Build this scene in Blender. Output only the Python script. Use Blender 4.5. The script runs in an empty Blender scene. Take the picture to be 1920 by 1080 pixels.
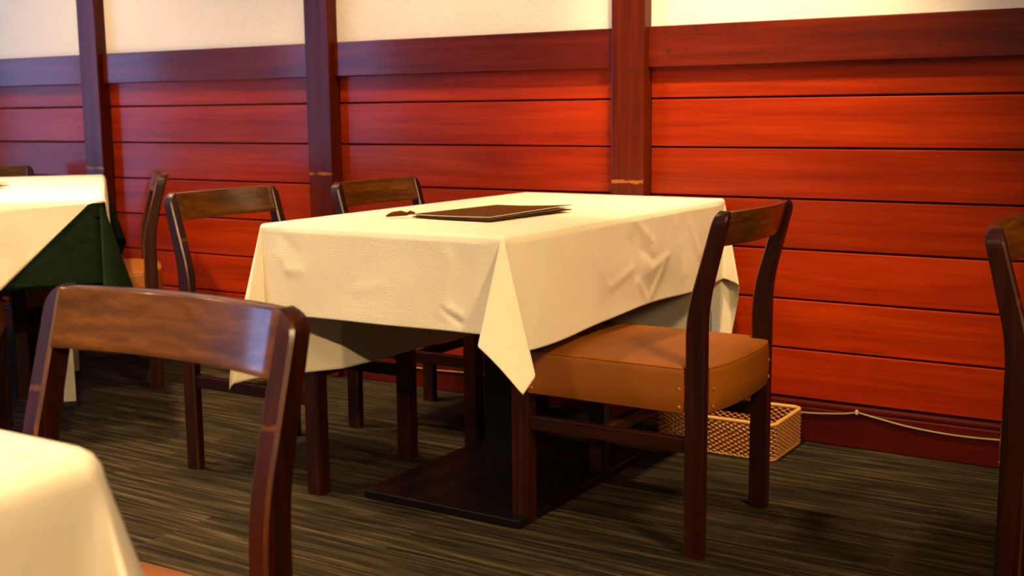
import bpy, bmesh, math, random
import numpy as np
from mathutils import Vector, Matrix, noise

# ------------------------------------------------------------------ camera, world, lights, exposure
SC = bpy.context.scene
COL = SC.collection
random.seed(7)

YAW, PITCH, ROLL = 0.560939167, 0.147941204, -0.00975862
CAM_LOC = Vector((0.0, -3.38369, 0.97825))
fw = Vector((-math.sin(YAW) * math.cos(PITCH), math.cos(YAW) * math.cos(PITCH), -math.sin(PITCH)))
rt = Vector((math.cos(YAW), math.sin(YAW), 0.0))
up = rt.cross(fw)
cr, sr = math.cos(ROLL), math.sin(ROLL)
rt2, up2 = rt * cr + up * sr, -rt * sr + up * cr
cam_data = bpy.data.cameras.new('camera')
cam = bpy.data.objects.new('camera', cam_data)
COL.objects.link(cam)
M3 = Matrix((rt2, up2, -fw)).transposed()
cam.matrix_world = Matrix.Translation(CAM_LOC) @ M3.to_4x4()
cam_data.sensor_width = 36.0
cam_data.sensor_fit = 'HORIZONTAL'
cam_data.lens = 2228.073 / 1920 * 36.0
cam_data.clip_start = 0.05
cam_data.dof.use_dof = True
cam_data.dof.focus_distance = 2.35
cam_data.dof.aperture_fstop = 6.3
SC.camera = cam

SC.view_settings.view_transform = 'Standard'
SC.view_settings.look = 'None'
SC.view_settings.gamma = 1.0
SC.view_settings.use_curve_mapping = False
SC.view_settings.exposure = 0.0

ROOM = dict(x0=-6.2, x1=3.6, y0=-6.6, y1=0.0, z1=2.55)
WINS = [dict(y0=-2.25, y1=-0.95, z0=0.35, z1=2.42),     # two tall daylight windows in the left end wall
        dict(y0=-4.70, y1=-3.40, z0=0.35, z1=2.42)]

world = bpy.data.worlds.new('daylight')
SC.world = world
world.use_nodes = True
bg = world.node_tree.nodes['Background']
bg.inputs['Color'].default_value = (0.24, 0.46, 1.0, 1)
bg.inputs['Strength'].default_value = 7.0


def area_portal(WIN):
    l = bpy.data.lights.new('window_portal', 'AREA')
    l.shape = 'RECTANGLE'
    l.size = WIN['y1'] - WIN['y0']
    l.size_y = WIN['z1'] - WIN['z0']
    l.cycles.is_portal = True
    o = bpy.data.objects.new('window_portal', l)
    COL.objects.link(o)
    o.location = (ROOM['x0'] + 0.03, (WIN['y0'] + WIN['y1']) / 2, (WIN['z0'] + WIN['z1']) / 2)
    o.rotation_euler = Vector((1, 0, 0)).to_track_quat('-Z', 'Z').to_euler()


for W_ in WINS:
    area_portal(W_)

WARM = (1.0, 0.69, 0.37)


def add_spot(x, y, power, angle=100, blend=0.7, radius=0.05, col=WARM, aim=None):
    l = bpy.data.lights.new('room_and_fill_spot', 'SPOT')
    l.energy = power
    l.color = col
    l.spot_size = math.radians(angle)
    l.spot_blend = blend
    l.shadow_soft_size = radius
    o = bpy.data.objects.new('room_and_fill_spot', l)
    COL.objects.link(o)
    o.location = (x, y, ROOM['z1'] - 0.06)
    d = Vector((0, 0, -1)) if aim is None else (Vector(aim) - o.location)
    o.rotation_euler = d.to_track_quat('-Z', 'Y').to_euler()


# warm spot by the wall, general room lights, and added fill spots
add_spot(-1.20, -0.70, 335, angle=58, blend=0.95, aim=(-1.32, -0.06, 0.82))
add_spot(-2.35, -0.72, 120, angle=110)  # added fill, lifts the plaster and boards of the middle bay
add_spot(-4.05, -0.90, 95, angle=120)  # added fill, brightens the plaster on the left
add_spot(-3.30, -1.30, 270, angle=82, blend=0.5)  # fill moved here to brighten the floor by the left chairs
add_spot(-5.20, -0.90, 25, angle=120)
add_spot(-2.75, -1.75, 190, angle=90, blend=0.6)  # fill added for the left floor, kept narrow to spare the boards
add_spot(0.70, -2.10, 330, angle=50, blend=0.9, radius=0.12, aim=(-1.35, -0.70, 0.55))  # added fill aimed at the right side of the main cloth
add_spot(2.50, -3.00, 400, angle=66, radius=0.45, aim=(-1.35, -0.70, 0.60))  # softer added fill for the same cloth side
add_spot(-1.20, -3.60, 290, angle=100)  # fill added to brighten the front chair's rail and posts
add_spot(-3.35, -2.90, 160, angle=120)
add_spot(-1.15, -4.60, 275, angle=150)
add_spot(1.10, -4.60, 420, angle=60, aim=(-0.9, -3.2, 0.6))  # fill aimed at the closest cloth to lift its hanging side
add_spot(-3.60, -4.60, 200, angle=150)

# ------------------------------------------------------------------ node helpers
def mat(name):
    m = bpy.data.materials.new(name)
    m.use_nodes = True
    nt = m.node_tree
    b = nt.nodes['Principled BSDF']
    return m, nt, b


def N(nt, t, **kw):
    n = nt.nodes.new(t)
    for k, v in kw.items():
        setattr(n, k, v)
    return n


def setin(n, **kw):
    for k, v in kw.items():
        n.inputs[k.replace('_', ' ')].default_value = v


def mapping(nt, src, scale=(1, 1, 1), rnd=None):
    mp = N(nt, 'ShaderNodeMapping')
    mp.inputs['Scale'].default_value = scale
    nt.links.new(src, mp.inputs['Vector'])
    if rnd is not None:
        oi = N(nt, 'ShaderNodeObjectInfo')
        mu = N(nt, 'ShaderNodeVectorMath', operation='SCALE')
        cx = N(nt, 'ShaderNodeCombineXYZ')
        for i in range(3):
            nt.links.new(oi.outputs['Random'], cx.inputs[i])
        nt.links.new(cx.outputs[0], mu.inputs[0])
        mu.inputs['Scale'].default_value = rnd
        nt.links.new(mu.outputs[0], mp.inputs['Location'])
    return mp.outputs[0]


def tex_noise(nt, vec, scale, detail=4, rough=0.55, dist=0.0):
    n = N(nt, 'ShaderNodeTexNoise')
    nt.links.new(vec, n.inputs['Vector'])
    n.inputs['Scale'].default_value = scale
    n.inputs['Detail'].default_value = detail
    n.inputs['Roughness'].default_value = rough
    n.inputs['Distortion'].default_value = dist
    return n.outputs['Fac']


def ramp(nt, fac, stops):
    r = N(nt, 'ShaderNodeValToRGB')
    e = r.color_ramp.elements
    while len(e) < len(stops):
        e.new(0.5)
    for i, (p, c) in enumerate(stops):
        e[i].position = p
        e[i].color = tuple(c) + (1,) if len(c) == 3 else c
    nt.links.new(fac, r.inputs['Fac'])
    return r.outputs['Color']


def mix(nt, fac, a, b, blend='MIX'):
    m = N(nt, 'ShaderNodeMix', data_type='RGBA', blend_type=blend)
    if hasattr(fac, 'is_output'):
        nt.links.new(fac, m.inputs[0])
    else:
        m.inputs[0].default_value = fac
    for s, i in ((a, 6), (b, 7)):
        if hasattr(s, 'is_output'):
            nt.links.new(s, m.inputs[i])
        else:
            m.inputs[i].default_value = tuple(s) + (1,)
    return m.outputs[2]


def math_n(nt, op, a, b=0.0):
    m = N(nt, 'ShaderNodeMath', operation=op)
    for s, i in ((a, 0), (b, 1)):
        if hasattr(s, 'is_output'):
            nt.links.new(s, m.inputs[i])
        else:
            m.inputs[i].default_value = s
    return m.outputs[0]


def maprange(nt, v, a, b, c=0.0, d=1.0):
    m = N(nt, 'ShaderNodeMapRange')
    nt.links.new(v, m.inputs[0])
    for i, x in enumerate((a, b, c, d)):
        m.inputs[i + 1].default_value = x
    return m.outputs[0]


def bump(nt, b, height, strength, dist, normal=None):
    n = N(nt, 'ShaderNodeBump')
    n.inputs['Strength'].default_value = strength
    n.inputs['Distance'].default_value = dist
    nt.links.new(height, n.inputs['Height'])
    if normal is not None:
        nt.links.new(normal, n.inputs['Normal'])
    if b is not None:
        nt.links.new(n.outputs[0], b.inputs['Normal'])
    return n.outputs[0]


def geo_pos(nt):
    return N(nt, 'ShaderNodeNewGeometry').outputs['Position']


def obj_co(nt):
    return N(nt, 'ShaderNodeTexCoord').outputs['Object']


def wood(name, dark, mid, light, axis, scale=1.0, rough=0.35, coat=0.3, rnd=13.0, world=True, stains=False, wearband=None, figure=0.0, spec=0.5, coat_r=None, vary=0.0):
    """varnished wood with the grain along axis (0,1,2)"""
    m, nt, b = mat(name)
    src = geo_pos(nt) if world else obj_co(nt)
    sc = [26.0 * scale] * 3
    sc[axis] = 1.3 * scale
    v = mapping(nt, src, sc, rnd)
    g1 = tex_noise(nt, v, 1.0, 6, 0.6, 0.6)
    sc2 = [120.0 * scale] * 3
    sc2[axis] = 3.0 * scale
    v2 = mapping(nt, src, sc2, rnd)
    g2 = tex_noise(nt, v2, 1.0, 3, 0.6, 0.2)
    sc3 = [5.0 * scale] * 3
    sc3[axis] = 0.9 * scale
    v3 = mapping(nt, src, sc3, rnd)
    g3 = tex_noise(nt, v3, 1.0, 3, 0.5, 0.4)
    c1 = ramp(nt, g1, [(0.30, dark), (0.52, mid), (0.72, light)])
    c2 = ramp(nt, g2, [(0.35, (0.62, 0.58, 0.55)), (0.6, (1, 1, 1))])
    c = mix(nt, 0.55, c1, c2, 'MULTIPLY')
    c3 = ramp(nt, g3, [(0.33, (0.72, 0.68, 0.66)), (0.62, (1.12, 1.08, 1.05))])
    c = mix(nt, 0.75, c, c3, 'MULTIPLY')
    if vary > 0:
        oi = N(nt, 'ShaderNodeObjectInfo')
        cv = ramp(nt, oi.outputs['Random'], [(0.0, (1 - vary,) * 3), (1.0, (1 + vary * .4,) * 3)])
        c = mix(nt, 1.0, c, cv, 'MULTIPLY')
    if figure > 0:
        wv = N(nt, 'ShaderNodeTexWave', wave_type='RINGS', rings_direction='Y')
        sc4 = [14.0, 14.0, 26.0]
        v4 = mapping(nt, src, sc4, rnd)
        nt.links.new(v4, wv.inputs['Vector'])
        setin(wv, Scale=0.55, Distortion=14.0, Detail=4.0, Detail_Scale=0.8)
        cf = ramp(nt, wv.outputs['Fac'], [(0.25, (0.55, 0.5, 0.45)), (0.6, (1, 1, 1))])
        c = mix(nt, figure, c, cf, 'MULTIPLY')
    if stains:
        sv = mapping(nt, src, (14, 14, 14), None)
        s1 = tex_noise(nt, sv, 1.6, 5, 0.7)
        s2 = tex_noise(nt, mapping(nt, src, (2.2, 2.2, 2.2), None), 1.0, 2)
        msk = math_n(nt, 'MULTIPLY', maprange(nt, s1, 0.6, 0.68), maprange(nt, s2, 0.5, 0.62))
        c = mix(nt, math_n(nt, 'MULTIPLY', msk, 0.75), c, (0.03, 0.012, 0.006))
    if wearband:
        z0, hw, colw = wearband
        sep = N(nt, 'ShaderNodeSeparateXYZ')
        nt.links.new(src, sep.inputs[0])
        dz = math_n(nt, 'ABSOLUTE', math_n(nt, 'SUBTRACT', sep.outputs[2], z0))
        wn = tex_noise(nt, mapping(nt, src, (30, 30, 60), None), 1.0, 4, 0.7)
        lim = math_n(nt, 'SUBTRACT', math_n(nt, 'MULTIPLY', wn, hw * 3.2), hw * 0.9)
        msk = maprange(nt, math_n(nt, 'SUBTRACT', lim, dz), 0.0, hw * 0.35)
        sn = N(nt, 'ShaderNodeSeparateXYZ')
        nt.links.new(N(nt, 'ShaderNodeTexCoord').outputs['Normal'], sn.inputs[0])
        msk = math_n(nt, 'MULTIPLY', msk, maprange(nt, sn.outputs[1], -0.5, -0.8))
        c = mix(nt, math_n(nt, 'MULTIPLY', msk, 0.55), c, colw)
    nt.links.new(c, b.inputs['Base Color'])
    nt.links.new(maprange(nt, g1, 0.2, 0.8, rough + 0.06, rough - 0.05), b.inputs['Roughness'])
    setin(b, Coat_Weight=coat, Coat_Roughness=coat_r if coat_r else rough * 0.7, Specular_IOR_Level=spec)
    bump(nt, b, g2, 0.12, 0.002)
    return m


# ------------------------------------------------------------------ materials
MT = {}
MT['board'] = wood('board_wood', (0.235, 0.0150, 0.0004), (0.325, 0.0245, 0.0006), (0.40, 0.036, 0.0010), 0, rough=0.42, coat=0.19, spec=0.10, coat_r=.15, vary=0.22)
MT['rail_wood'] = wood('top_rail_wood', (0.07, 0.0055, 0.0003), (0.115, 0.010, 0.0005), (0.15, 0.016, 0.0008), 0, rough=0.40, coat=0.40, spec=0.12, coat_r=.13, stains=True)
MT['post_wood'] = wood('post_wood', (0.048, 0.004, 0.0003), (0.075, 0.0075, 0.0005), (0.098, 0.012, 0.0008), 2, rough=0.40, coat=0.12, spec=0.12, coat_r=.18, stains=True,
                       wearband=(0.757, 0.008, (0.42, 0.15, 0.03)))
MT['base_wood'] = wood('baseboard_wood', (0.042, 0.0022, 0.0003), (0.065, 0.0036, 0.0004), (0.085, 0.006, 0.0006), 0, rough=0.45, coat=0.08, spec=.15)
CH_D, CH_M, CH_L = (0.010, 0.0014, 0.0002), (0.021, 0.0033, 0.0005), (0.040, 0.0075, 0.0011)
MT['chair_v'] = wood('chair_wood_upright', CH_D, CH_M, CH_L, 2, scale=1.6, rough=0.40, coat=0.05, spec=0.2, world=False,
                     wearband=(0.640, 0.006, (0.11, 0.035, 0.008)))
MT['chair_edge'] = wood('worn_chair_edge', (0.016, 0.003, 0.0006), (0.06, 0.014, 0.002), (0.17, 0.045, 0.007), 2, scale=2.2, rough=0.35, coat=0.2, world=False)
MT['chair_h'] = wood('chair_wood_rail', (0.046, 0.0155, 0.0008), (0.088, 0.0315, 0.0015), (0.150, 0.057, 0.003), 0, scale=1.6, rough=0.35, coat=0.62, spec=0.15, coat_r=.11, world=False, figure=0.45)
MT['chair_s'] = wood('chair_wood_stretcher', CH_D, CH_M, CH_L, 1, scale=1.6, rough=0.45, coat=0.03, spec=0.15, world=False)


def m_gap():
    m, nt, b = mat('dark_backing')
    setin(b, Base_Color=(0.02, 0.006, 0.003, 1), Roughness=0.9)
    return m


MT['gap'] = m_gap()


def m_plaster(name='plaster', col=(0.82, 0.76, 0.64)):
    m, nt, b = mat(name)
    p = geo_pos(nt)
    n1 = tex_noise(nt, p, 60, 6, 0.65)
    n2 = tex_noise(nt, p, 9, 3, 0.5)
    h = math_n(nt, 'ADD', n1, math_n(nt, 'MULTIPLY', n2, 0.8))
    c = ramp(nt, n2, [(0.3, tuple(x * 0.96 for x in col)), (0.7, col)])
    nt.links.new(c, b.inputs['Base Color'])
    setin(b, Roughness=0.85)
    bump(nt, b, h, 0.35, 0.006)
    return m


MT['plaster'] = m_plaster()


def m_carpet():
    m, nt, b = mat('striped_carpet')
    p = geo_pos(nt)
    v = mapping(nt, p, (3.2, 70, 1), 0.5)
    s1 = tex_noise(nt, v, 1.0, 3, 0.6, 0.15)
    v2 = mapping(nt, p, (5.5, 190, 1), 0.5)
    s2 = tex_noise(nt, v2, 1.0, 2, 0.5)
    v3 = mapping(nt, p, (400, 400, 400), None)
    s3 = tex_noise(nt, v3, 1.0, 2, 0.5)
    v4 = mapping(nt, p, (1.6, 14, 1), 0.25)
    s4 = tex_noise(nt, v4, 1.0, 2, 0.5)
    c = ramp(nt, s1, [(0.34, (0.007, 0.0051, 0.0025)), (0.45, (0.020, 0.0145, 0.0066)), (0.56, (0.038, 0.0275, 0.0122)), (0.68, (0.078, 0.057, 0.027))])
    c2 = ramp(nt, s2, [(0.35, (0.45, 0.43, 0.40)), (0.62, (1.15, 1.1, 1.05))])
    c = mix(nt, 0.8, c, c2, 'MULTIPLY')
    c4 = ramp(nt, s4, [(0.38, (0.72, 0.74, 0.68)), (0.62, (1.1, 1.08, 1.05))])
    c = mix(nt, 0.8, c, c4, 'MULTIPLY')
    c3 = ramp(nt, s3, [(0.3, (0.6, 0.6, 0.6)), (0.7, (1.2, 1.2, 1.2))])
    c = mix(nt, 0.6, c, c3, 'MULTIPLY')
    nt.links.new(c, b.inputs['Base Color'])
    setin(b, Roughness=0.95, Specular_IOR_Level=0.1)
    h = math_n(nt, 'ADD', s3, math_n(nt, 'MULTIPLY', s2, 1.2))
    bump(nt, b, h, 0.6, 0.004)
    return m


MT['carpet'] = m_carpet()


def m_cloth(name, col, grain=0.25, crink=0.15, spec=0.35, sheen=0.1):
    m, nt, b = mat(name)
    p = obj_co(nt)
    vo = N(nt, 'ShaderNodeTexVoronoi', feature='DISTANCE_TO_EDGE')
    nt.links.new(mapping(nt, p, (1, 1, 1), None), vo.inputs['Vector'])
    vo.inputs['Scale'].default_value = 260
    g = maprange(nt, vo.outputs['Distance'], 0.0, 0.25)
    n1 = tex_noise(nt, p, 420, 2, 0.5)
    n2 = tex_noise(nt, p, 14, 4, 0.55, 0.8)
    n3 = tex_noise(nt, p, 5, 2, 0.5, 0.5)
    h1 = math_n(nt, 'ADD', g, n1)
    nb = bump(nt, None, n2, crink, 0.012)
    bump(nt, b, h1, grain, 0.0012, nb)
    c = ramp(nt, n3, [(0.35, tuple(x * 0.95 for x in col)), (0.65, col)])
    nt.links.new(c, b.inputs['Base Color'])
    setin(b, Roughness=0.55, Specular_IOR_Level=spec, Sheen_Weight=sheen)
    return m


MT['cloth'] = m_cloth('cream_vinyl', (0.74, 0.645, 0.45), 0.30, 0.14)
MT['cloth_plain'] = m_cloth('cream_vinyl_smooth', (0.78, 0.69, 0.51), 0.15, 0.12)
MT['green'] = m_cloth('dark_green_fabric', (0.0022, 0.0098, 0.0011), 0.2, 0.4, spec=0.12, sheen=0.0)


def m_leather(name, col, rough=0.42, spec=0.3):
    m, nt, b = mat(name)
    p = obj_co(nt)
    n1 = tex_noise(nt, p, 300, 3, 0.5)
    n2 = tex_noise(nt, p, 9, 3, 0.5)
    c = ramp(nt, n2, [(0.3, tuple(x * 0.85 for x in col)), (0.7, col)])
    nt.links.new(c, b.inputs['Base Color'])
    setin(b, Roughness=rough, Specular_IOR_Level=spec)
    bump(nt, b, n1, 0.12, 0.001)
    return m


MT['seat'] = m_leather('tan_vinyl_seat', (0.238, 0.066, 0.0018), 0.5)
MT['menu'] = m_leather('brown_menu_leather', (0.085, 0.024, 0.0015), 0.7, 0.05)


def m_simple(name, col, rough=0.5, metal=0.0, spec=0.4):
    m, nt, b = mat(name)
    p = obj_co(nt)
    n = tex_noise(nt, p, 40, 3, 0.5)
    c = ramp(nt, n, [(0.3, tuple(x * 0.9 for x in col)), (0.7, col)])
    nt.links.new(c, b.inputs['Base Color'])
    setin(b, Roughness=rough, Metallic=metal, Specular_IOR_Level=spec)
    return m


MT['tack'] = m_simple('red_brown_tack', (0.34, 0.07, 0.03), 0.35)
MT['black_metal'] = m_simple('black_enamel', (0.003, 0.0012, 0.001), 0.4, spec=0.25)
MT['tabletop'] = m_simple('dark_tabletop', (0.05, 0.02, 0.01), 0.5)
MT['paper'] = m_simple('menu_paper', (0.42, 0.33, 0.19), 0.7)
MT['edge'] = m_simple('menu_edge', (0.42, 0.36, 0.26), 0.35)
MT['cord'] = m_simple('beige_cord', (0.24, 0.155, 0.055), 0.5)
MT['clip'] = m_simple('pale_clip', (0.45, 0.36, 0.24), 0.4)
MT['rattan'] = m_simple('rattan', (0.42, 0.17, 0.03), 0.42)
MT['rattan_rim'] = m_simple('rattan_rim', (0.52, 0.27, 0.065), 0.42)
MT['rattan_core'] = m_simple('rattan_stake', (0.14, 0.04, 0.008), 0.6)
MT['white_metal'] = m_simple('cream_enamel', (0.62, 0.58, 0.46), 0.4)
MT['rubber'] = m_simple('black_rubber', (0.01, 0.01, 0.01), 0.7)
MT['label'] = m_simple('white_care_label', (0.7, 0.68, 0.66), 0.6)
MT['window_frame'] = m_simple('window_frame_paint', (0.10, 0.03, 0.012), 0.5)


def m_glass():
    m, nt, b = mat('window_glass')
    setin(b, Base_Color=(1, 1, 1, 1), Roughness=0.0, Transmission_Weight=1.0, IOR=1.05)
    return m


MT['glass'] = m_glass()


# ------------------------------------------------------------------ mesh helpers
class MB:
    def __init__(self):
        self.v, self.f = [], []

    def add(self, vs, fs):
        o = len(self.v)
        self.v += [tuple(p) for p in vs]
        self.f += [tuple(i + o for i in q) for q in fs]

    def box(self, x0, x1, y0, y1, z0, z1):
        self.add([(x0, y0, z0), (x1, y0, z0), (x1, y1, z0), (x0, y1, z0), (x0, y0, z1), (x1, y0, z1), (x1, y1, z1), (x0, y1, z1)],
                 [(0, 3, 2, 1), (4, 5, 6, 7), (0, 1, 5, 4), (1, 2, 6, 5), (2, 3, 7, 6), (3, 0, 4, 7)])

    def loft(self, rings, closed=True, caps=True):
        """rings: list of equally long lists of points"""
        n = len(rings[0])
        vs = [p for r in rings for p in r]
        fs = []
        for i in range(len(rings) - 1):
            for j in range(n if closed else n - 1):
                k = (j + 1) % n
                fs.append((i * n + j, i * n + k, (i + 1) * n + k, (i + 1) * n + j))
        if caps and closed:
            fs.append(tuple(reversed(range(n))))
            fs.append(tuple(range((len(rings) - 1) * n, len(rings) * n)))
        self.add(vs, fs)

    def tube(self, pts, r, n=8, closed=False):
        pts = [Vector(p) for p in pts]
        rings = []
        m = len(pts)
        for i, p in enumerate(pts):
            a = pts[(i - 1) % m] if (closed or i > 0) else p
            c = pts[(i + 1) % m] if (closed or i < m - 1) else p
            t = (c - a).normalized()
            u = t.cross(Vector((0, 0, 1)))
            if u.length < 1e-4:
                u = t.cross(Vector((1, 0, 0)))
            u.normalize()
            w = u.cross(t)
            rr = r[i] if isinstance(r, (list, tuple)) else r
            rings.append([p + (u * math.cos(2 * math.pi * k / n) + w * math.sin(2 * math.pi * k / n)) * rr for k in range(n)])
        if closed:
            rings.append(rings[0])
        self.loft(rings, True, not closed)

    def obj(self, name, material, parent=None, smooth=False, bevel=0.0, seg=2, angle=30, angle_s=50):
        me = bpy.data.meshes.new(name)
        me.from_pydata(self.v, [], self.f)
        bm = bmesh.new()
        bm.from_mesh(me)
        bmesh.ops.recalc_face_normals(bm, faces=bm.faces)
        if bevel > 0:
            es = [e for e in bm.edges if len(e.link_faces) == 2 and e.calc_face_angle(0) > math.radians(angle)]
            bmesh.ops.bevel(bm, geom=es, offset=bevel, segments=seg, profile=0.5, affect='EDGES', clamp_overlap=True)
        bm.to_mesh(me)
        bm.free()
        if smooth:
            me.shade_smooth()
            me.set_sharp_from_angle(angle=math.radians(angle_s))
        o = bpy.data.objects.new(name, me)
        COL.objects.link(o)
        if material:
            me.materials.append(MT[material])
        if parent:
            o.parent = parent
        return o


def thing(name, label, cat, loc=(0, 0, 0), rz=0.0, group=None):
    o = bpy.data.objects.new(name, None)
    o.empty_display_size = 0.1
    COL.objects.link(o)
    o.location = loc
    o.rotation_euler = (0, 0, rz)
    o['label'] = label
    o['category'] = cat
    if group:
        o['group'] = group
    return o


def struct(o):
    o['kind'] = 'structure'
    return o


def copy_tree(o, parent=None):
    c = o.copy()
    COL.objects.link(c)
    c.parent = parent
    for ch in list(o.children):
        copy_tree(ch, c)
    return c


# ------------------------------------------------------------------ the room
X0, X1, Y0, Z1 = ROOM['x0'], ROOM['x1'], ROOM['y0'], ROOM['z1']
m = MB(); m.box(X0 - .1, X1 + .1, Y0 - .1, 0.15, -0.12, -0.006)
floor = struct(m.obj('floor', 'gap'))
m = MB(); m.box(0.0, 0.5, 0.0, 0.5, -0.006, 0.0)
tile = m.obj('carpet_tile', 'carpet', floor)
TX, TY = -2.122, -0.40
ix0, ix1 = math.floor((X0 - TX) / .5), math.ceil((X1 - TX) / .5)
first = True
for i in range(ix0, ix1):
    for j in range(-13, 1):
        x, y = TX + i * .5, TY + j * .5
        # keep to the area the photograph looks across, the material base carries on beyond
        if x < -6.13 or x > 1.2 or y < -3.6 or y > -0.02:
            continue
        t = tile if first else tile.copy()
        if not first:
            COL.objects.link(t)
        first = False
        t.location = (x, y, 0)
m = MB()
m.box(X0, -6.122, Y0, 0, -0.006, -0.0002); m.box(1.378, X1, Y0, 0, -0.006, -0.0002); m.box(-6.122, 1.378, Y0, -3.4, -0.006, -0.0002)
far_carpet = m.obj('carpet_field', 'carpet', floor)

m = MB(); m.box(X0 - .1, X1 + .1, Y0 - .1, 0.15, Z1, Z1 + .1)
struct(m.obj('ceiling', 'plaster'))
m = MB(); m.box(X0 - .1, X1 + .1, -0.004, 0.15, 1.19, Z1)
wall = struct(m.obj('wall_back', 'plaster'))
RAILT0 = 1.229
m = MB(); m.box(X0 - .1, X1 + .1, 0.013, 0.15, 0.0, 1.19)
m.obj('backing_board', 'gap', wall)
m = MB(); m.box(X1, X1 + .1, Y0, 0, 0, Z1); wr = struct(m.obj('wall_right', 'plaster'))
m = MB(); m.box(X1 - .03, X1, Y0, 0, 0, RAILT0); m.obj('added_wainscot', 'rail_wood', wr)  # unseen dark panelling, added to lower the bounce from this wall
m = MB(); m.box(X0, X1, Y0 - .1, Y0, 0, Z1); wf = struct(m.obj('wall_front', 'plaster'))
m = MB(); m.box(X0, X1, Y0, Y0 + .03, 0, RAILT0); m.obj('added_wainscot', 'rail_wood', wf)  # also unseen, added to cut pale haze reflected in the boards
m = MB()
edges = [Y0] + [v for W_ in reversed(WINS) for v in (W_['y0'], W_['y1'])] + [0]
for a_, b_ in zip(edges[0::2], edges[1::2]):
    m.box(X0 - .1, X0, a_, b_, 0, Z1)
for W_ in WINS:
    m.box(X0 - .1, X0, W_['y0'], W_['y1'], 0, W_['z0']); m.box(X0 - .1, X0, W_['y0'], W_['y1'], W_['z1'], Z1)
struct(m.obj('wall_left', 'plaster'))
for n_, W_ in enumerate(WINS):
    win = MB()
    w = .05
    yy0, yy1, zz0, zz1 = W_['y0'], W_['y1'], W_['z0'], W_['z1']
    win.box(X0 - .07, X0 - .02, yy0, yy1, zz0, zz0 + w); win.box(X0 - .07, X0 - .02, yy0, yy1, zz1 - w, zz1)
    for k in range(3):
        yk = yy0 + (yy1 - yy0 - w) * k / 2
        win.box(X0 - .07, X0 - .02, yk, yk + w, zz0, zz1)
    wo = struct(win.obj('window_%d' % (n_ + 1), 'window_frame'))
    for k in range(2):
        ya, yb = yy0 + (yy1 - yy0 - w) * k / 2 + w, yy0 + (yy1 - yy0 - w) * (k + 1) / 2
        g = MB(); g.box(X0 - .048, X0 - .043, ya, yb, zz0 + w, zz1 - w)
        g.obj('pane', 'glass', wo)

# posts, top rails and planks: bays of 1.25 m
BAY, PX, PW, PROUD = 1.24969, -4.222, 0.113, 0.0535
JT, JP = 1.01147, 0.148202
RAIL_B, RAIL_T = 1.107, 1.229
xs = [PX + BAY * i for i in range(-1, 7)]
post0 = None
for x in xs:
    if post0 is None:
        m = MB(); m.box(0, PW, -PROUD, 0.0, 0, Z1)
        post0 = m.obj('post', 'post_wood', wall, bevel=0.004)
        o = post0
    else:
        o = post0.copy(); COL.objects.link(o)
    o.location = (x, 0, 0)
bays = [(X0, xs[0])] + [(xs[i] + PW, xs[i + 1]) for i in range(len(xs) - 1)] + [(xs[-1] + PW, X1)]
plank_cache = {}
for xa, xb in bays:
    L = round(xb - xa, 4)
    m = MB(); m.box(xa, xb, -0.027, 0.008, RAIL_B, RAIL_T)
    m.obj('top_rail', 'rail_wood', wall, bevel=0.003)
    for k in range(-1, 6):
        z1, z0 = JT - k * JP, JT - (k + 1) * JP
        z1 = min(z1, 1.16)
        key = (L, round(z1 - z0, 4))
        if key not in plank_cache:
            m = MB(); m.box(0, L, 0.0, 0.012, 0.0028, z1 - z0 - 0.0028)
            plank_cache[key] = m.obj('plank', 'board', wall, bevel=0.0025, seg=2)
            o = plank_cache[key]
        else:
            o = plank_cache[key].copy(); COL.objects.link(o)
        # boards sit a hair uneven
        o.location = (xa, random.uniform(-0.0012, 0.0012), z0)
        o.rotation_euler = (random.uniform(-0.006, 0.006), 0, 0)
m = MB(); m.box(X0, X1, -0.030, 0.0, 0.0, 0.104); m.box(X0, X1, -0.024, 0.0, 0.104, 0.1195)
struct(m.obj('baseboard_back', 'base_wood', bevel=0.004))

# ------------------------------------------------------------------ chair
def rsec(x0, x1, y0, y1, z, c=0.004):
    return [(x0 + c, y0, z), (x1 - c, y0, z), (x1, y0 + c, z), (x1, y1 - c, z), (x1 - c, y1, z), (x0 + c, y1, z), (x0, y1 - c, z), (x0, y0 + c, z)]


def soft(z, z0, k):
    """0 below z0, slope k above, rounded knee"""
    r = 0.05
    t = z - z0
    if t <= -r:
        return 0.0
    if t >= r:
        return k * t
    return k * (t + r) ** 2 / (4 * r)


def worn_edges(o):
    """the narrow chamfers of the seat side carry worn, lighter varnish"""
    o.data.materials.append(MT['chair_edge'])
    for p in o.data.polygons:
        n = p.normal
        if abs(abs(n.x) - .707) < .15 and n.y < -.5 and abs(n.z) < .4:
            p.material_index = 1


HW, PT, ZT = 0.2125, 0.029, 0.766


def post_y(z):
    return 0.190 + soft(z, 0.545, 0.28), 0.235 + soft(z, 0.565, 0.245)


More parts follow.
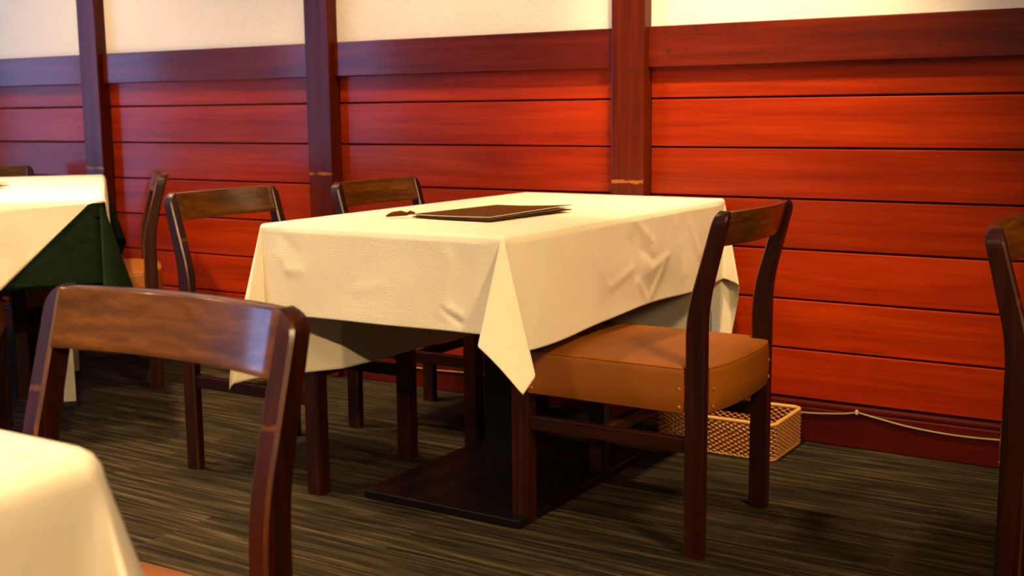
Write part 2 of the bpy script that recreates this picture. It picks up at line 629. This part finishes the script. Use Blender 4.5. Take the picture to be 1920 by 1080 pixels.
def make_chair(label, group=None):
    root = thing('dining_chair', label, 'chair', group=group)
    for s in (1, -1):
        m = MB()
        rings = []
        zs = [0, 0.004, 0.25, 0.45] + [0.48 + 0.02 * i for i in range(13)] + [0.728, 0.738, 0.746, 0.753, 0.758, 0.762, 0.7645, 0.766]
        for z in zs:
            yf, yb = post_y(z)
            R = 0.030
            cut = 0.0
            if z > ZT - R:
                d = z - (ZT - R)
                cut = R - math.sqrt(max(R * R - d * d, 0))
                cut = min(cut, 0.024)
                q = 0.3 * cut
                yf += q * 0.3; yb -= q
            xa, xb = s * HW, s * (HW - PT)
            lo, hi = (min(xa, xb), max(xa, xb))
            if s > 0:
                hi -= cut
            else:
                lo += cut
            c = 0.004 if z > 0.002 else 0.005
            rings.append(rsec(lo, hi, yf, yb, z, min(c, (hi - lo) * .4)))
        m.loft(rings)
        worn_edges(m.obj('back_leg', 'chair_v', root, smooth=True, angle_s=30))
        m = MB()
        xa, xb = (HW - 0.042, HW) if s > 0 else (-HW, -HW + 0.042)
        m.loft([rsec(xa, xb, -0.255, -0.208, z, c) for z, c in ((0, .006), (.004, .004), (.41, .004))])
        m.obj('front_leg', 'chair_v', root, smooth=True, angle_s=30)
        # side stretcher
        m = MB()
        xc = s * (HW - 0.018)
        m.box(xc - .010, xc + .010, -0.212, 0.195, 0.233, 0.267)
        m.obj('stretcher', 'chair_s', root, bevel=0.003)
    # cross stretcher between the two side stretchers
    m = MB(); m.box(-HW + .026, HW - .026, -0.03, -0.008, 0.236, 0.264)
    m.obj('stretcher', 'chair_h', root, bevel=0.003)
    # curved top rail
    m = MB()
    rings = []
    n = 18
    xi = HW - PT + 0.006
    for i in range(n + 1):
        t = -1 + 2 * i / n
        x = xi * t
        bow = 0.027 * (1 - t * t)
        ring = []
        za, zb = 0.689, 0.7645
        zz = [za, za + .012, za + .038, zb - .012, zb - 0.003, zb]
        front = [(x, post_y(z)[0] + 0.001 + bow, z) for z in zz]
        back = [(x, post_y(z)[0] + 0.001 + bow + 0.021, z) for z in reversed(zz)]
        ring = front + back
        rings.append(ring)
    m.loft(rings)
    m.obj('top_rail', 'chair_h', root, smooth=True, bevel=0.003, angle=55)
    # seat: padded box notched around the four legs, back edge bowed
    out = []
    pn = 0.0010
    def P(x, y): out.append((x, y))
    P(-HW + .044, -0.262)
    for i in range(1, 8):
        t = -1 + 2 * i / 8
        P((HW - .044) * t, -0.262 - 0.006 * (1 - t * t))
    P(HW - .044, -0.262); P(HW - .044, -0.206); P(HW + pn, -0.206)
    P(HW + pn, 0.188); P(HW - PT - .002, 0.188); P(HW - PT - .002, 0.236)
    for i in range(1, 10):
        t = 1 - 2 * i / 10
        P((HW - PT - .002) * t, 0.236 + 0.020 * (1 - t * t) ** .7)
    P(-HW + PT + .002, 0.236); P(-HW + PT + .002, 0.188); P(-HW - pn, 0.188)
    P(-HW - pn, -0.206); P(-HW + .044, -0.206)
    cx = [0.0, -0.01]
    def ring(z, ins):
        res = []
        for x, y in out:
            sx = (x - cx[0]); sy = (y - cx[1])
            res.append((x - ins * max(-1, min(1, sx / .17)), y - ins * max(-1, min(1, sy / .17)), z))
        return res
    rings = [ring(.322, .004), ring(.326, 0.0), ring(.37, -.0015), ring(.410, 0.0), ring(.421, .0015), ring(.4265, .006), ring(.429, .014),
             ring(.432, .05), ring(.435, .11)]
    m = MB(); m.loft(rings)
    seat = m.obj('seat', 'seat', root, smooth=True)
    m = MB()
    wl = ring(.4235, .0022)
    dense = []
    for k in range(len(wl)):
        p, q = Vector(wl[k]), Vector(wl[(k + 1) % len(wl)])
        dense += [p, p.lerp(q, .5)]
    m.tube(dense, .0017, 5, closed=True)
    m.obj('welt', 'seat', seat, smooth=True)
    # tacks beside the back posts and front legs
    for s in (1, -1):
        for (x, y, dx, dy) in ((HW + .001, 0.178, 1, 0), (HW + .001, -0.196, 1, 0), (HW - PT - .012, 0.2405, 0, 1)):
            for z in (0.338, 0.378):
                m = MB()
                r = 0.0052
                c = Vector((s * x, y, z)); nrm = Vector((s * dx, dy, 0))
                u = Vector((0, 0, 1)); v = nrm.cross(u)
                rr = []
                for a, h in ((1.0, 0.0), (0.85, 0.5), (0.45, 0.85)):
                    rr.append([c + (u * math.cos(k * math.pi / 3) + v * math.sin(k * math.pi / 3)) * r * a + nrm * r * .6 * h for k in range(6)])
                m.loft(rr)
                m.obj('tack', 'tack', seat, smooth=True)
    return root


CH = []
chair_specs = [
    ((-1.211, -0.850), -90, 'tan seated wooden chair by the wicker basket, pushed under the main table'),
    ((-2.247, -0.937), 90, 'dark chair left of the main table, the one farther from the panelled wall'),
    ((-2.141, -0.369), 90, 'dark chair left of the main table, closest to the panelled wall'),
    ((-1.088, -2.683), 0, 'big brown chair in front with a grained top rail, pulled up to the closest tablecloth'),
    ((-0.121, -0.980), 90, 'chair cut off by the frame edge, dark leg in front of the cord'),
    ((-3.607, -0.554), -39.3, 'chair turned edge on, pushed under the table with the green undercloth'),
    ((-4.450, -0.425), 50.7, 'chair behind the green and cream table, only its back rail showing'),
    ((-3.263, -1.426), -129.3, 'chair almost wholly out of frame in front of the green and cream table'),
]
c0 = make_chair(chair_specs[0][2], 'wooden dining chairs')
for i, ((x, y), deg, lab) in enumerate(chair_specs):
    c = c0 if i == 0 else copy_tree(c0)
    c['label'] = lab
    c.location = (x, y, 0)
    c.rotation_euler = (0, 0, math.radians(deg))
    CH.append(c)

# ------------------------------------------------------------------ tables and cloths
def make_table(label, cx, cy, rz, wx, wy, zt, legs='pedestal', plate=(0.22, 0.33)):
    t = thing('dining_table', label, 'table', (cx, cy, 0), rz)
    m = MB(); m.box(-wx / 2, wx / 2, -wy / 2, wy / 2, zt - .03, zt)
    m.obj('tabletop', 'tabletop', t, bevel=.004)
    if legs == 'pedestal':
        px, py = plate
        m = MB(); m.box(-px, px, -py, py, 0, .022)
        m.obj('base_plate', 'black_metal', t, bevel=.003)
        m = MB(); m.box(-.045, .045, -.045, .045, .02, zt - .055)
        m.obj('column', 'black_metal', t, bevel=.003)
        m = MB(); m.box(-.16, .16, -.30, .30, zt - .056, zt - .029)
        m.obj('top_bracket', 'black_metal', t, bevel=.003)
    else:
        for sx in (-1, 1):
            for sy in (-1, 1):
                lx, ly = sx * (wx / 2 - .13), sy * (wy / 2 - .45)
                m = MB(); m.box(lx - .02, lx + .02, ly - .02, ly + .02, .018, zt - .03)
                l = m.obj('leg', 'white_metal', t, bevel=.004)
                m = MB(); m.box(lx - .023, lx + .023, ly - .023, ly + .023, 0, .02)
                m.obj('rubber_foot', 'rubber', l, bevel=.003)
    return t


def drape(name, material, corners, z, drops, flaps=None, off=0.004, nu=60, nv=26, wav=0.004, seed=0.0, edge_r=0.010, crumple=0.0, flare=0.0, push=None, creases=None):
    """cloth over a table. corners: 4 points CCW seen from above (2D); edge i runs corner i -> i+1.
    drops[i](s): hanging length along edge i, s in 0..1. flaps[i]: dict(o, s, a, b) outward / sideways sizes of the corner fold"""
    C = [Vector((c[0], c[1], 0)) for c in corners]
    E = [(C[(i + 1) % 4] - C[i]) for i in range(4)]
    Ln = [e.length for e in E]
    T = [e.normalized() for e in E]
    Nr = [Vector((t.y, -t.x, 0)) for t in T]
    ztop = z + off
    mb = MB()
    # top
    n0, n1 = 30, 40
    rows = []
    for i in range(n0 + 1):
        for j in range(n1 + 1):
            a, b = i / n0, j / n1
            p = C[0] * (1 - a) * (1 - b) + C[1] * a * (1 - b) + C[2] * a * b + C[3] * (1 - a) * b
            edge = min(a, 1 - a, b, 1 - b)
            h = 0.0012 * noise.noise(Vector((p.x * 4 + seed, p.y * 4, 3.1))) * min(1, edge * 8)
            rows.append((p.x, p.y, ztop + h))
    mb.add(rows, [(i * (n1 + 1) + j, (i + 1) * (n1 + 1) + j, (i + 1) * (n1 + 1) + j + 1, i * (n1 + 1) + j + 1) for i in range(n0) for j in range(n1)])

    def tl(k, L):
        # distances down the cloth, dense over the rounded table edge
        ts = [0, .25, .5, .75, 1.0]
        arc = edge_r * math.pi / 2
        arr = [x * arc for x in ts]
        rest = max(L - arc, 1e-4)
        m_ = nv - len(ts)
        return (arr + [arc + rest * (q + 1) / m_ for q in range(m_)])[k]

    def hang(base, nrm, t, d, w):
        """point at cloth distance t over the edge at base; nrm: outward; d: direction of the hanging part"""
        arc = edge_r * math.pi / 2
        if t <= arc + 1e-9:
            a = t / edge_r
            p = base + nrm * (edge_r * math.sin(a)) + Vector((0, 0, -edge_r * (1 - math.cos(a))))
            return p
        p = base + nrm * edge_r + Vector((0, 0, -edge_r))
        return p + d * (t - arc) + nrm * w

    DN = Vector((0, 0, -1))
    for i in range(4):
        vs = []
        for a in range(nu + 1):
            s = a / nu
            base = C[i] + E[i] * s
            base.z = ztop
            L = max(drops[i](s), 0.0025)
            for k in range(nv):
                t = tl(k, L)
                ce = min(s, 1 - s) * Ln[i]
                fade = min(1, ce / .06)
                down = t / max(L, .001)
                w1 = wav * noise.noise(Vector((base.x * 5 + seed, base.y * 5, t * 3 + 7))) * min(1, t / .08) * 1.6
                w1 += wav * .8 * math.sin(s * Ln[i] * 17 + seed + i * 2) * min(1, t / .2) ** 2
                if crumple:
                    q = noise.noise(Vector((base.x * 9 + seed, base.y * 9, t * 9)))
                    cw = noise.noise(Vector((base.x * 2.5 + seed, base.y * 2.5, 1.7)))
                    w1 += crumple * (1 - abs(q) * 2.2) * min(1, t / .06) * max(0.15, min(1, .5 + cw * 1.6)) * .6
                if creases and i in creases:
                    u_ = s * Ln[i]
                    for (ua, ta, ub, tb, wd, amp) in creases[i]:
                        du, dt = ub - ua, tb - ta
                        l2 = du * du + dt * dt
                        g = 0.0 if l2 < 1e-9 else max(0.0, min(1.0, ((u_ - ua) * du + (t - ta) * dt) / l2))
                        d2 = (u_ - ua - g * du) ** 2 + (t - ta - g * dt) ** 2
                        if d2 < 14 * wd * wd:
                            w1 += amp * .5 * math.exp(-d2 / (wd * wd * 1.7))
                w = max(w1 + wav * .9 + flare * t, -0.004) * fade
                if push is not None and push[i] is not None:
                    g = max(0.0, min(1.0, t / .26))
                    w -= push[i](s) * g * g * (3 - 2 * g) * min(1, ce / .16)
                p = hang(base, Nr[i], t, DN, w)
                vs.append(p)
        mb.add(vs, [(a * nv + k, a * nv + k + 1, (a + 1) * nv + k + 1, (a + 1) * nv + k) for a in range(nu) for k in range(nv - 1)])
        # corner flap between edge i-1 and edge i at corner i
        da, db = max(drops[i - 1](1.0), .0025), max(drops[i](0.0), .0025)
        if flaps is None or flaps[i] is None:
            continue
        F = flaps[i]
        outw = (Nr[i - 1] + Nr[i]).normalized()
        side = T[i] * 1.0 - T[i - 1] * -1.0
        side = (Nr[i] - Nr[i - 1]).normalized()
        kl, kr = F.get('kl', .27), F.get('kr', .66)
        pL = outw * F['o'] - side * F['a']
        pR = outw * F['o2' if 'o2' in F else 'o'] + side * F['b']
        nf = 48
        tipang = math.atan2(db, da)
        vs = []
        for a in range(nf + 1):
            f = a / nf

            def qf(f):
                f = max(0, min(1, f))
                if f < kl:
                    g = f / kl
                    # inner fold: comes out along the panel then turns
                    return pL * (g ** 1.25)
                if f < kr:
                    g = (f - kl) / (kr - kl)
                    return pL.lerp(pR, g) + outw * F.get('belly', .03) * math.sin(g * math.pi)
                g = (1 - f) / (1 - kr)
                return pR * (g ** 1.25)
            q = Vector((0, 0, 0))
            if 0 < f < 1:
                for dd in (-.012, 0, .012):
                    q += qf(f + dd) / 3
            d = Vector((q.x, q.y, -math.sqrt(max(1 - q.length_squared, .1))))
            ph = f * math.pi / 2
            L = min(da / max(math.cos(ph), 1e-4), db / max(math.sin(ph), 1e-4))
            psi = f
            nrm = (Nr[i - 1] * (1 - psi) + Nr[i] * psi).normalized()
            base = C[i].copy(); base.z = ztop
            for k in range(nv):
                t = tl(k, L)
                bend = F.get('bend', 0.0) * (t ** 2)
                dd = Vector((d.x, d.y, d.z))
                p = hang(base, nrm, t, dd, 0.0) - Vector((q.x, q.y, 0)) * bend
                vs.append(p)
        mb.add(vs, [(a * nv + k, a * nv + k + 1, (a + 1) * nv + k + 1, (a + 1) * nv + k) for a in range(nf) for k in range(nv - 1)])
    me = bpy.data.meshes.new(name)
    me.from_pydata(mb.v, [], mb.f)
    bm = bmesh.new(); bm.from_mesh(me)
    bmesh.ops.remove_doubles(bm, verts=bm.verts, dist=0.0006)
    bmesh.ops.recalc_face_normals(bm, faces=bm.faces)
    bm.to_mesh(me); bm.free()
    me.shade_smooth()
    me.materials.append(MT[material])
    o = bpy.data.objects.new(name, me)
    COL.objects.link(o)
    sd = o.modifiers.new('thickness', 'SOLIDIFY')
    sd.thickness = 0.0012
    sd.offset = 1.0
    return o


def tag(o, label, cat, group=None):
    o['label'] = label
    o['category'] = cat
    if group:
        o['group'] = group
    return o


# main table -----------------------------------------------------------------
MX0, MX1, MY0, MY1, MZ = -2.022, -1.345, -1.283, -0.075, 0.712
t = thing('dining_table', 'main dining table under the cream cloth with the brown menu, on a black plate base', 'table', ((MX0 + MX1) / 2, (MY0 + MY1) / 2, 0))
m = MB(); hx, hy = (MX1 - MX0) / 2 - .004, (MY1 - MY0) / 2 - .004
m.box(-hx, hx, -hy, hy, MZ - .032, MZ); m.obj('tabletop', 'tabletop', t, bevel=.004)
bx, by = -1.655 - (MX0 + MX1) / 2, -0.765 - (MY0 + MY1) / 2
m = MB(); m.box(bx - .235, bx + .235, by - .335, by + .335, 0, .022); m.obj('base_plate', 'black_metal', t, bevel=.003)
m = MB(); m.box(bx - .05, bx + .05, by - .05, by + .05, .02, MZ - .055); m.obj('column', 'black_metal', t, bevel=.003)
m = MB(); m.box(bx - .2, bx + .2, -.4, .4, MZ - .056, MZ - .030); m.obj('top_bracket', 'black_metal', t, bevel=.003)

FL = dict(o=.15, a=.27, b=.20, kl=.28, kr=.66, belly=.05)
CREASES = {
    0: [(.059, .083, .088, .110, .012, .003), (.088, .110, .125, .112, .010, .003), (.05, .023, .115, .07, .014, -.0035), (.55, .054, .533, .173, .012, .0045),
        (.533, .173, .575, .196, .007, -.005), (.548, .168, .58, .178, .008, .004), (.269, .157, .269, .157, .03, -.004), (.285, .147, .363, .129, .012, .0025),
        (.587, .067, .558, .139, .018, -.0035), (.44, .12, .46, .19, .03, .003)],
    1: [(.384, .081, .467, .173, .008, .0035), (.467, .173, .599, .141, .009, .0035), (.43, .06, .50, .14, .03, -.0015), (.607, .019, .714, .084, .010, .0035),
        (.713, .028, .714, .088, .009, -.0035), (.677, .15, .677, .15, .025, .005), (.702, .162, .808, .131, .009, .0035), (.624, .176, .688, .236, .009, .003),
        (.716, .22, .785, .153, .009, .0035), (.583, .069, .614, .161, .012, -.0035), (.66, .10, .72, .13, .012, -.004), (.86, .05, .90, .19, .02, .003),
        (.16, .05, .13, .2, .02, .003), (.95, .06, 1.02, .15, .012, .003)],
}
cl = drape('tablecloth', 'cloth', [(MX0, MY0), (MX1, MY0), (MX1, MY1), (MX0, MY1)], MZ,
           [lambda s: .222 - .006 * s, lambda s: .262 - .02 * s + .006 * math.sin(s * 9), lambda s: .42 - .02 * s, lambda s: .365 + .02 * s],
           [dict(o=.20, a=.20, b=.10, kl=.30, kr=.60, belly=.04), FL, dict(o=.13, a=.17, o2=.08, b=.0, belly=.02, kl=.25, kr=.6), dict(o=.10, a=.02, b=.2)], off=.003, wav=.0028, seed=2.3, crumple=.0016, nu=230, nv=60, creases=CREASES,
           push=[None, None, None, lambda s: .205 - .11 * s])
tag(cl, 'cream vinyl cloth with pointed hanging corners on the main table, under the brown menu', 'tablecloth')

m = MB(); m.box(-1.372, -1.350, MY1 + .0065, MY1 + .0075, .285, .375)
m.obj('care_label', 'label', cl)

# near table (bottom left corner) ---------------------------------------------
NX0, NX1, NY0, NY1 = -1.45, -0.793, -4.0, -2.795
t = make_table('closest dining table, its pale cloth filling the bottom left corner', (NX0 + NX1) / 2, (NY0 + NY1) / 2, 0, NX1 - NX0 - .008, NY1 - NY0 - .008, MZ)
cl = drape('tablecloth', 'cloth_plain', [(NX0, NY0), (NX1, NY0), (NX1, NY1), (NX0, NY1)], MZ,
           [lambda s: .25, lambda s: .27, lambda s: .24, lambda s: .26],
           [dict(o=.2, a=.2, b=.2), dict(o=.2, a=.2, b=.2), dict(o=.22, a=.20, b=.24, kl=.3, kr=.62, belly=.06), dict(o=.2, a=.2, b=.2)], off=.003, wav=.003, seed=5.1, edge_r=.028)
tag(cl, 'pale cream cloth on the closest table, seen softly out of focus', 'tablecloth')

# left table -------------------------------------------------------------------
A2, B2 = Vector((-.774, .633)), Vector((-.633, -.774))
LN = Vector((-2.935, -1.030)); LL, LW, LZ = 1.42, .95, .728
LF = LN + A2 * LL; LFb = LF + B2 * LW; LNb = LN + B2 * LW
cen = (LN + LF + LFb + LNb) / 4
t = make_table('left dining table dressed in dark green with a cream overcloth', cen.x, cen.y, math.atan2(B2.y, B2.x) + math.pi, LW - .01, LL - .01, LZ, legs='legs')
# corners CCW from above: N -> F -> Fb -> Nb
cs = [LN, LF, LFb, LNb]
gl = drape('tablecloth', 'green', cs, LZ, [lambda s: .265, lambda s: .265, lambda s: .265, lambda s: .265],
           [dict(o=.22, a=.24, b=.18, belly=.05), dict(o=.20, a=.20, b=.20), dict(o=.2, a=.2, b=.2), dict(o=.2, a=.2, b=.2)], off=.002, wav=.006, seed=8.2, nu=40)
tag(gl, 'dark green undercloth on the left table, its hanging corner showing', 'tablecloth')
tri = lambda L: (lambda s: max(.010, min(.275, min(s, 1 - s) * L * .95)))
ov = drape('tablecloth', 'cloth_plain', [c for c in cs], LZ, [lambda s: max(.010, min(.30, min(s, 1 - s) * LL * .95)), tri(LW), lambda s: max(.010, min(.30, min(s, 1 - s) * LL * .95)), tri(LW)],
           [dict(o=.03, a=.02, b=.02)] * 4, off=.007, wav=.002, seed=3.3, edge_r=.016, flare=.03)
tag(ov, 'cream overcloth laid cornerwise over the green cloth on the left table', 'tablecloth')


# ------------------------------------------------------------------ menus
def make_menu(label, loc, rz, w=.245, h=.345, tassel=True):
    t = thing('menu', label, 'menu', loc, rz, 'menus on tables')
    nx, ny = 12, 16

    def sheet(z0, th, ins, lift):
        m = MB()
        top, bot = [], []
        for i in range(nx + 1):
            for j in range(ny + 1):
                u, v = i / nx, j / ny
                x = (u - .5) * (w - 2 * ins); y = (v - .5) * (h - 2 * ins)
                zz = z0 + lift * (u ** 2) * (0.4 + .6 * v)
                bot.append((x, y, zz)); top.append((x, y, zz + th))
        n = ny + 1
        o = len(bot)
        fs = []
        for i in range(nx):
            for j in range(ny):
                a, b_, c, d = i * n + j, (i + 1) * n + j, (i + 1) * n + j + 1, i * n + j + 1
                fs.append((a, d, c, b_)); fs.append((o + a, o + b_, o + c, o + d))
        for j in range(ny):
            fs.append((j, j + 1, o + j + 1, o + j)); k = nx * n
            fs.append((k + j, o + k + j, o + k + j + 1, k + j + 1))
        for i in range(nx):
            a, b_ = i * n, (i + 1) * n
            fs.append((a, o + a, o + b_, b_)); fs.append((a + ny, b_ + ny, o + b_ + ny, o + a + ny))
        m.add(bot + top, fs)
        return m
    sheet(0.0, .0025, 0, .004).obj('bottom_cover', 'menu', t, smooth=True)
    sheet(.0030, .0014, .006, .006).obj('page_block', 'paper', t, smooth=True)
    tc = sheet(.0056, .0026, 0, .010).obj('top_cover', 'menu', t, smooth=True)
    # bright binding strip round the top cover's edge
    m = MB()
    def zt(u, v): return .0056 + .0013 + .010 * u * u * (.4 + .6 * v)
    pts = []
    for k in range(16): pts.append((k / 16, 0))
    for k in range(16): pts.append((1, k / 16))
    for k in range(16): pts.append((1 - k / 16, 1))
    for k in range(16): pts.append((0, 1 - k / 16))
    m.tube([((u - .5) * w, (v - .5) * h, zt(u, v)) for u, v in pts], .0013, 6, closed=True)
    m.obj('edge_binding', 'edge', tc, smooth=True)
    if tassel:
        m = MB()
        x, y = -w / 2, -h / 2 + .004
        m.tube([(x + .004, y, .010), (x - .006, y - .004, .012), (x - .014, y - .010, .008)], [.003, .005, .0035], 8)
        m.tube([(x - .012, y - .008, .008), (x - .024, y - .020, .010), (x - .040, y - .034, .008), (x - .052, y - .044, .0035)], [.004, .007, .006, .0025], 8)
        m.obj('tassel', 'menu', t, smooth=True)
    return t


# corners measured on the cloth: (-1.773,-1.0) (-1.771,-.643) (-1.511,-.716) (-1.535,-1.03)
make_menu('closed brown leather menu with a tassel lying on the main table', (-1.646, -0.848, MZ + .0062), math.radians(-5))
make_menu('dark menu corner on the left table, cut by the frame edge', (-3.66, -1.06, LZ + .0105), math.radians(20), tassel=False)


# ------------------------------------------------------------------ wicker basket
def basket():
    x0, x1, y0, y1, h = -1.452, -1.090, -0.288, -0.045, 0.108
    cx, cy = (x0 + x1) / 2, (y0 + y1) / 2
    t = thing('basket', 'small rectangular wicker basket on the carpet against the wall, behind the tan chair', 'basket', (cx, cy, 0))
    hw_, hd = (x1 - x0) / 2 - .004, (y1 - y0) / 2 - .004

    def path(ins, n):
        w_, d_ = hw_ - ins, hd - ins
        r = .022
        segs = []
        P = 2 * (2 * w_ - 2 * r) + 2 * (2 * d_ - 2 * r) + 2 * math.pi * r
        res = []
        for k in range(n):
            s = P * k / n
            for (L, fn) in (
                (2 * w_ - 2 * r, lambda q: ((-w_ + r + q, -d_), (0, -1))),
                (math.pi * r / 2, lambda q: ((w_ - r + r * math.sin(q / r), -d_ + r - r * math.cos(q / r)), (math.sin(q / r), -math.cos(q / r)))),
                (2 * d_ - 2 * r, lambda q: ((w_, -d_ + r + q), (1, 0))),
                (math.pi * r / 2, lambda q: ((w_ - r + r * math.cos(q / r), d_ - r + r * math.sin(q / r)), (math.cos(q / r), math.sin(q / r)))),
                (2 * w_ - 2 * r, lambda q: ((w_ - r - q, d_), (0, 1))),
                (math.pi * r / 2, lambda q: ((-w_ + r - r * math.sin(q / r), d_ - r + r * math.cos(q / r)), (-math.sin(q / r), math.cos(q / r)))),
                (2 * d_ - 2 * r, lambda q: ((-w_, d_ - r - q), (-1, 0))),
                (math.pi * r / 2, lambda q: ((-w_ + r - r * math.cos(q / r), -d_ + r - r * math.sin(q / r)), (-math.cos(q / r), -math.sin(q / r)))),
            ):
                if s <= L + 1e-9:
                    res.append(fn(s)); break
                s -= L
            else:
                res.append(((-w_ + r, -d_), (0, -1)))
        return res
    ns = 96
    stakes = path(0, ns)
    m = MB()
    for (p, nn) in stakes:
        m.tube([(p[0], p[1], .004), (p[0], p[1], h - .006)], .0024, 5)
    o = m.obj('stakes', 'rattan_core', t, smooth=True); o['kind'] = 'stuff'
    m = MB()
    nrow = 15
    n = ns * 4
    base = path(0, n)
    for r in range(nrow):
        z = .007 + (h - .018) * r / (nrow - 1)
        pts = []
        for k, (p, nn) in enumerate(base):
            # each strand runs over one stake and under the next, a little shifted row by row
            ph = k / 4 * math.pi + r * (math.pi + 0.45)
            a = .0050 * math.sin(ph) + .0002
            pts.append((p[0] + nn[0] * a, p[1] + nn[1] * a, z))
        m.tube(pts, .0027, 6, closed=True)
    o = m.obj('weave', 'rattan', t, smooth=True); o['kind'] = 'stuff'
    # rolled rim and foot made of a wrapped cane
    for nm, z, rad in (('rim', h - .003, .0062), ('foot_band', .0055, .0052)):
        m = MB()
        b2 = path(0, 240)
        m.tube([(p[0], p[1], z) for p, nn in b2], [rad * (1.0 + (.12 if k % 2 else -.06)) for k in range(240)], 8, closed=True)
        m.obj(nm, 'rattan_rim', t, smooth=True)
    m = MB(); m.box(-hw_ + .004, hw_ - .004, -hd + .004, hd - .004, .004, .010)
    m.obj('bottom', 'rattan_core', t)


basket()

# ------------------------------------------------------------------ cord along the baseboard
cord_pts = [(-2.9, .082), (-2.5, .070), (-2.2, .078), (-1.95, .072), (-1.70, .080), (-1.45, .082), (-1.2, .086), (-1.08, .0885), (-0.98, .0985), (-0.935, .108)]
sag = [(-0.935, .1085), (-.87, .0975), (-.79, .0855), (-.70, .079), (-.62, .078), (-.54, .0815), (-.44, .088), (-.30, .100), (-.1, .105), (.2, .09), (.8, .088)]


def smooth_pts(P, n=8):
    P = [Vector((x, 0, z)) for x, z in P]
    out = []
    for i in range(len(P) - 1):
        p0, p1, p2, p3 = P[max(i - 1, 0)], P[i], P[i + 1], P[min(i + 2, len(P) - 1)]
        for k in range(n):
            t = k / n
            out.append(0.5 * ((2 * p1) + (-p0 + p2) * t + (2 * p0 - 5 * p1 + 4 * p2 - p3) * t * t + (-p0 + 3 * p1 - 3 * p2 + p3) * t ** 3))
    out.append(P[-1])
    return out


tc = thing('cord', 'thin beige cord sagging along the dark baseboard beside the basket', 'cord', (-0.935, -0.0325, 0.108))
m = MB()
pl = smooth_pts(cord_pts)[:-1] + smooth_pts(sag)


def cord_y(x):
    # the cord steps out over the posts
    for px_ in xs:
        if px_ - .03 < x < px_ + PW + .03:
            return -0.0575 + 0.0325
    return -0.0005


m.tube([(p.x + .935, cord_y(p.x), p.z - .108) for p in pl], .0030, 8)
m.obj('cable', 'cord', tc, smooth=True)
for x, z in ((-0.935, .108), (-1.95, .072), (.8, .088)):
    m = MB(); m.box(x + .935 - .004, x + .935 + .004, -.0045, .004, z - .108 - .006, z - .108 + .007)
    m.obj('clip', 'clip', tc, bevel=.0015)
